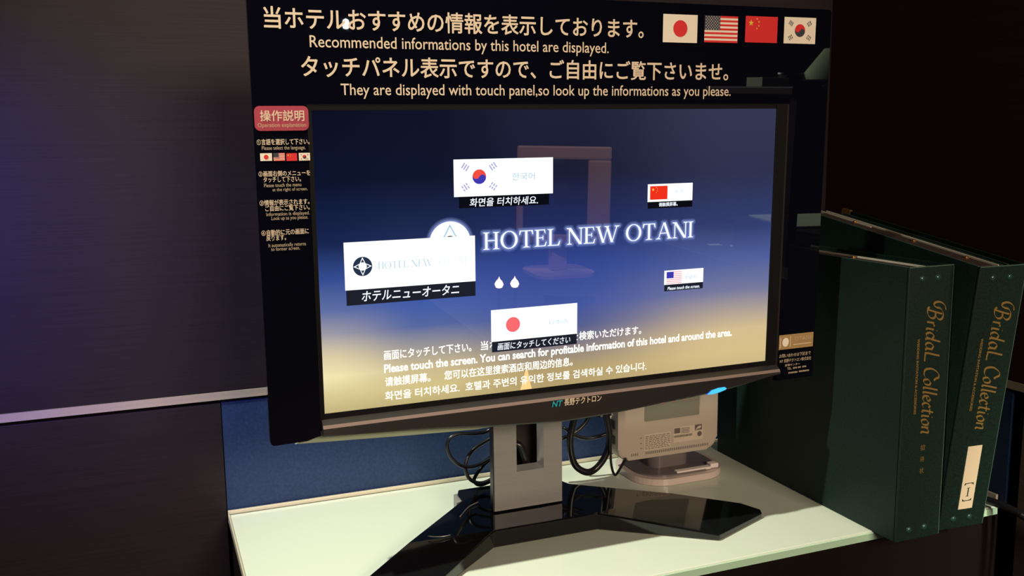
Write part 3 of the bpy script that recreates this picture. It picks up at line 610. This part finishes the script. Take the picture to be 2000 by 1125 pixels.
# power cord bundle propping up the second binder and running off to the right
cb = G(); pts = []
for k in range(30):
    a = k*math.pi/5; pts.append((.825+.022*math.cos(a), .975+.028*math.sin(a), ZC+.006+.0009*k))
pts = pts[::-1]+[(.858, .94, ZC+.007), (.868, .85, ZC+.006), (.879, .785, ZC+.008), (.888, .745, ZC+.0085), (.895, .70, ZC+.001), (.899, .62, ZC-.012), (.898, .595, ZC-.06), (.896, .59, -.9), (.893, .58, FL+.04), (.87, .54, FL+.0055), (.80, .45, FL+.0055)]
cb.tube(pts, .0045, 10); tag(cb.obj('power_cord', M['cable'], base=(.825, .975, ZC)), 'thick black power cord running from behind the tipped binder over the counter end', 'cord', )
cb = G(); cb.tube([(.884, .90, ZC+.0035), (.893, .83, ZC+.0035), (.900, .768, ZC+.004), (.904, .74, ZC-.001), (.907, .69, ZC-.012), (.909, .62, ZC-.026), (.9095, .605, ZC-.07), (.9095, .60, -.9), (.908, .59, FL+.04), (.90, .54, FL+.004), (.85, .42, FL+.004)], .0028, 8)
tag(cb.obj('power_cord', mat('grey_cable', (.10, .085, .10), .25, coat=.5), base=(.868, .90, ZC)), 'thin shiny grey cord running below the thick black one at the counter end', 'cord')

# ------------------------------------------------------------------ router
rt = root('router', (.607, 1.015, ZC), 'beige upright router with printed labels and a row of vents, behind the monitor', 'router')
yf = 1.000
MR = Matrix(((1, 0, 0, 0), (0, 0, -1, yf), (0, 1, 0, 0), (0, 0, 0, 1)))              # x right, y up, z towards the viewer
g = G(MR); g.prism(rr(.5330, .6780, -.3930, -.228, .016, 8), -.030, 0, b=.004); g.obj('body', M['router'], rt)
G(MR).prism(rr(.5700, .6500, -.3450, -.300, .002), 0, .0006).obj('window_label', M['router_grey'], rt)
G(MR).prism(rr(.5700, .6080, -.3830, -.3620, .001), 0, .0004).obj('label', M['router_label'], rt)
G(MR).prism(rr(.6120, .6560, -.3780, -.3580, .001), 0, .0004).obj('label', M['router_label'], rt)
g = G(MR)
for j in range(8):
    x = .5715
    while x < .6055: wd = random.uniform(.002, .006); g.rect(x, min(x+wd, .607), -.3812+j*.0023, -.3803+j*.0023, .0006); x += wd+.0012
x = .6135
while x < .6400: wd = random.uniform(.0004, .0010); g.rect(x, x+wd, -.3715, -.3685, .0007); x += wd+.0006
for j in range(4): g.rect(.6235, .6360, -.3665+j*.0019, -.3657+j*.0019, .0006)
g.rect(.6135, .6220, -.3660, -.3592, .0006)
for x, z in ((.5640, -.3660), (.5645, -.3795), (.5640, -.3730)): g.rect(x, x+.0028, z, z+.0008, .0006)
g.disc(.6510, -.3705, .0034, .0006); g.obj('printing', M['router_ink'], rt)
g = G(MR); g.rect(.6440, .6545, -.3655, -.3580, .0007, 0); g.flat([(.6448, -.3640), (.6478, -.3610), (.6490, -.3618), (.6465, -.3645)], .0009, 1); g.flat([(.6500, -.3600), (.6537, -.3600), (.6522, -.3625), (.6500, -.3635)], .0009, 1)
g.disc(.6492, -.3617, .0017, .0010, 1, 16); g.rect(.6450, .6535, -.3650, -.3648, .0009, 1); g.obj('certification_mark', [M['router_ink'], M['router_label']], rt)
g = G(MR)
for i in range(34): x = .5725+i*.00275; g.box(x, x+.0011, -.3880, -.3845, -.0005, .0003)
for i in range(4): x = .5520+i*.0028; g.box(x, x+.0010, -.3880, -.3845, -.0005, .0003)
g.obj('vent_slots', M['router_ink'], rt)
g = G(); g.prism(rr(.552, .680, .966, 1.072, .040, 10), ZC+.0005, ZC+.0085, b=.003); g.obj('foot', M['router_base'], rt)
G().prism(rr(.560, .672, .975, 1.064, .034, 10), ZC+.0085, ZC+.0105, b=.001).obj('foot_reflection', M['router_dark'], rt)  # dark reflection on the glossy foot, built as a darker inset
G().prism(rr(.584, .640, 1.002, 1.036, .014, 8), ZC+.0105, -.3925).obj('neck', M['router_dark'], rt)
G().box(.604, .654, .976, .9845, ZC+.0092, ZC+.0125, b=.001).obj('foot_lit_patch', M['router_white'], rt)  # raised white box standing for the spotlit part of the foot
G().box(.6545, .6665, .978, .988, ZC+.0092, ZC+.0150, b=.0012).obj('foot_clip', M['router_white'], rt)
for z in (-.372, -.352): G().box(.5318, .5329, 1.008, 1.020, z, z+.010).obj('socket', M['inkblack'], rt)

# ------------------------------------------------------------------ cables behind the stand
def cable(pts, r, label, sub=6, base=None):
    g = G(); g.tube(pts, r, 10, sub=sub); return tag(g.obj('cable', M['cable'], base=base or pts[0]), label, 'cable')
Y = .99
cable([(.380, Y-.01, -.300), (.361, Y, -.3255), (.343, Y, -.3285), (.3225, Y, -.3265), (.3115, Y, -.3300), (.3080, Y, -.3400), (.3120, Y, -.3525), (.3210, Y, -.3625), (.3340, Y+.004, -.3690), (.350, Y+.006, -.3680), (.365, Y+.008, -.362), (.380, Y+.008, -.352)], .0022, 'black cable bowed out in a wide loop left of the stand column')
cable([(.382, Y+.012, -.332), (.361, Y+.012, -.3425), (.344, Y+.010, -.3500), (.3335, Y+.006, -.3600), (.3310, Y+.004, -.3720), (.3360, Y+.004, -.3840), (.3480, Y+.004, -.3905), (.362, Y+.004, -.388), (.376, Y+.006, -.378)], .0022, 'black cable curling in an inner loop left of the stand column')
cable([(.376, Y+.016, -.365), (.362, Y+.014, -.3690), (.3490, Y+.010, -.3780), (.3425, Y+.008, -.3880), (.352, Y+.012, -.3960), (.372, Y+.016, -.3930)], .0022, 'short thick black cable lying lowest behind the stand column')
cable([(.473, Y+.002, -.300), (.4690, Y, -.322), (.4635, Y, -.345), (.4635, Y, -.366), (.4700, Y, -.385), (.4830, Y-.002, -.3945), (.4960, Y, -.3935), (.5080, Y, -.3820), (.5150, Y, -.366), (.5155, Y, -.348), (.5125, Y+.004, -.322), (.510, Y+.006, -.290)], .0042, 'thick black cable hanging in a big U between stand column and router')
cable([(.505, Y-.008, -.310), (.5125, Y-.008, -.350), (.5140, Y-.008, -.385), (.5190, Y-.008, -.4010), (.5275, Y-.004, -.3975), (.5400, Y+.004, -.3880), (.5500, 1.010, -.3955)], .0016, 'thin black cord looping under into the foot of the router')
cable([(.440, Y+.02, -.356), (.458, Y+.016, -.3545), (.478, Y+.014, -.3470), (.4920, Y+.014, -.3350), (.4980, Y+.014, -.3180), (.502, Y+.014, -.295)], .0024, 'black cable sweeping up from the stand column to the monitor back')
cable([(.466, Y+.026, -.344), (.482, Y+.026, -.3560), (.499, Y+.026, -.3620), (.520, Y+.024, -.3600), (.5305, 1.014, -.3560)], .0024, 'black cable sagging into the side sockets of the router')
for i, (x, y, z, s) in enumerate(((.474, Y+.002, -.312, 'black cable plug hanging below the monitor, nearer the stand column'), (.512, Y+.008, -.318, 'black cable plug hanging below the monitor, right beside the router'))):
    p = root('cable_plug', (x, y, z), s, 'plug'); G().box(x-.012, x+.012, y-.006, y+.006, z-.012, z+.030, b=.003).obj('housing', M['cable'], p)
    G().box(x-.0085, x-.0055, y-.0095, y-.0061, z-.010, z+.002, b=.0006).obj('screw', M['silver_bevel'], p); G().box(x+.0055, x+.0085, y-.0095, y-.0061, z-.010, z+.002, b=.0006).obj('screw', M['silver_bevel'], p)

# ------------------------------------------------------------------ the desks behind the viewer that the black panel mirrors
def dz(z): return z-EYE
dk = root('desk', (1.30, .05, FL), 'dark wooden desk with white papers, mirrored faintly in the right of the screen', 'desk')
G().box(1.04, 1.95, -.30, .42, dz(1.03), dz(1.052), b=.002).obj('desktop', M['desk'], dk)
for x in (1.07, 1.90):
    for y in (-.27, .39): G().box(x-.02, x+.02, y-.02, y+.02, FL, dz(1.029), b=.002).obj('leg', M['desk'], dk)
def sheet(x, y, z, w_, h, a, t, label, group=None):
    mx = Matrix.Translation((x, y, dz(z))) @ Matrix.Rotation(math.radians(a), 4, 'Z')
    o = G(mx).box(-w_/2, w_/2, -h/2, h/2, 0, t, b=min(t*.3, .001)).obj('paper_stack', M['sheet'], base=(x, y, dz(z))); return tag(o, label, 'paper', group)
rk = root('document_rack', (1.30, .16, dz(1.0525)), 'dark open rack holding paper trays on the mirrored desk', 'rack')
for z in (1.085, 1.115): G().box(1.14, 1.60, .02, .30, dz(z), dz(z)+.004).obj('shelf', M['desk'], rk)
for x in (1.135, 1.601): G().box(x, x+.004, .02, .30, dz(1.0525), dz(1.119)).obj('side_panel', M['desk'], rk)
sheet(1.27, .13, 1.1192, .24, .17, 8, .004, 'loose white papers on top of the document rack')
sheet(1.26, .12, 1.0892, .21, .16, -5, .005, 'white papers on the lower tray of the document rack')
for i, (x, y, a, s) in enumerate(((1.125, -.03, 10, 'left'), (1.16, .0, 25, 'middle'), (1.215, -.02, -5, 'right'))):
    mx = Matrix.Translation((x, y, dz(1.0526))) @ Matrix.Rotation(math.radians(a), 4, 'Z')
    tag(G(mx).box(-.014, .014, -.010, .010, 0, .001).obj('card', M['sheet'], base=(x, y, dz(1.0526))), 'small white card lying on the dark desk, %s one of three' % s, 'card', 'small cards on the desk')
sh = root('wall_shelf', (1.40, .12, dz(1.375)), 'dark narrow shelf mirrored in the upper right of the sign', 'shelf')
G().box(1.10, 1.75, -.06, .22, dz(1.365), dz(1.380), b=.002).obj('board', M['desk'], sh)
for x in (1.12, 1.73): G().box(x-.01, x+.01, .20, .22, dz(1.053), dz(1.3645)).obj('post', M['desk'], sh)
sheet(1.185, .03, 1.3802, .060, .06, 5, .018, 'thick pale block of paper on the mirrored shelf')
lp = root('table_lamp', (1.27, .09, dz(1.3802)), 'small lamp with a pale cone shade beside a dark bowl on the mirrored shelf', 'lamp')
G().lathe([(.0001, dz(1.3802)), (.03, dz(1.3802)), (.03, dz(1.386)), (.005, dz(1.390)), (.005, dz(1.415))], 1.30, .10).obj('stand', M['bowl'], lp)
G().lathe([(.075, dz(1.395)), (.074, dz(1.396)), (.030, dz(1.455)), (.028, dz(1.455)), (.072, dz(1.394))], 1.30, .10).obj('lamp_shade', M['shade'], lp)
tag(G().lathe([(.0001, dz(1.3803)), (.014, dz(1.3803)), (.024, dz(1.402)), (.026, dz(1.408)), (.023, dz(1.407)), (.012, dz(1.385)), (.0001, dz(1.384))], 1.228, .045).obj('bowl', M['bowl'], base=(1.228, .045, dz(1.3803))), 'small dark bowl in front of the cone lamp', 'bowl')
# second desk, old monitor, pink card, candle lamps
d2 = root('desk', (1.30, -1.15, FL), 'lower dark desk carrying the ivory monitor, mirrored in the middle of the screen', 'desk')
G().box(.75, 2.0, -1.55, -.42, dz(.755), dz(.78), b=.002).obj('desktop', M['desk'], d2)
for x in (.79, 1.96):
    for y in (-1.51, -.46): G().box(x-.02, x+.02, y-.02, y+.02, FL, dz(.7545), b=.002).obj('leg', M['desk'], d2)
mo = root('desktop_monitor', (1.27, -1.10, dz(.7802)), 'old ivory flat monitor seen as a pale reflection in the middle of the screen', 'monitor')
MO = Matrix.Translation((1.262, -1.09, dz(1.0))) @ Matrix.Rotation(math.radians(205), 4, 'Z') @ Matrix.Rotation(math.radians(90-4), 4, 'X')
g = G(MO); A, B_, C_, D2 = -.150, .150, -.115, .195
for x0, x1, y0, y1 in ((A, B_, D2-.042, D2), (A, B_, C_, C_+.030), (A, A+.074, C_+.0301, D2-.0421), (B_-.022, B_, C_+.0301, D2-.0421)): g.box(x0, x1, y0, y1, -.02, .01, b=.006)
g.obj('frame', M['ivory'], mo); G(MO).box(A+.02, B_-.02, C_+.02, D2-.03, -.015, .0).obj('screen', M['gloss'], mo); G(MO).box(A+.005, B_-.005, C_+.005, D2-.005, -.045, -.0205, b=.006).obj('rear_housing', M['ivory'], mo)
G().box(1.235, 1.29, -1.14, -1.11, dz(.792), dz(.90), b=.004).obj('neck', M['ivory'], mo); G().prism(rr(1.16, 1.37, -1.22, -1.03, .05), dz(.7803), dz(.792), b=.003).obj('foot', M['ivory'], mo)
mx = Matrix.Translation((1.00, -.475, dz(.832))) @ Matrix.Rotation(math.radians(25), 4, 'Z') @ Matrix.Rotation(math.radians(-15), 4, 'X')
pc = G(mx); pc.box(-.065, .065, -.001, .001, -.052, .030); tag(pc.obj('menu_card', M['pcard'], base=(1.0, -.475, dz(.7803))), 'pink card standing on the lower desk, mirrored above the Japanese flag', 'card')
for x, y, z, s in ((.841, -.561, .882, 'left'), (.878, -.546, .884, 'right')):
    l = root('candle_lamp', (x, y, dz(.7802)), 'tiny warm candle lamp on the lower desk, %s of the pair mirrored mid-screen' % s, 'lamp', 'pair of candle lamps')
    G().lathe([(.0001, dz(.7802)), (.012, dz(.7802)), (.012, dz(.785)), (.004, dz(.79)), (.004, dz(z-.009))], x, y, 16).obj('stand', M['bowl'], l)
    G().lathe([(.0001, dz(z-.011)), (.008, dz(z-.008)), (.0115, dz(z)), (.008, dz(z+.008)), (.0025, dz(z+.014)), (.0001, dz(z+.020))], x, y, 16).obj('flame_bulb', EM['bulb'], l)
fl_ = root('floor_lamp', (.853, -.40, FL), 'low slim lamp with a warm glowing tip in front of the lower desk', 'lamp')
G().lathe([(.0001, FL), (.05, FL), (.05, FL+.01), (.005, FL+.02), (.005, dz(.62))], .853, -.40, 16).obj('stand', M['bowl'], fl_)
G().lathe([(.0001, dz(.61)), (.010, dz(.62)), (.016, dz(.643)), (.009, dz(.668)), (.0001, dz(.71))], .853, -.40, 16).obj('bulb', EM['bulb2'], fl_)
dl = root('pendant_lamp', (.80, -2.20, CE), 'small white lamp hanging on a cord, mirrored as a bright dot in the sign lettering', 'lamp')
G().lathe([(.002, CE), (.002, dz(1.64))], .825, -2.273, 10).obj('cord', M['cable'], dl)
G().lathe([(.0001, dz(1.64)), (.010, dz(1.635)), (.015, dz(1.617)), (.010, dz(1.603)), (.0001, dz(1.60))], .825, -2.273, 16).obj('bulb', EM['spotw'], dl)
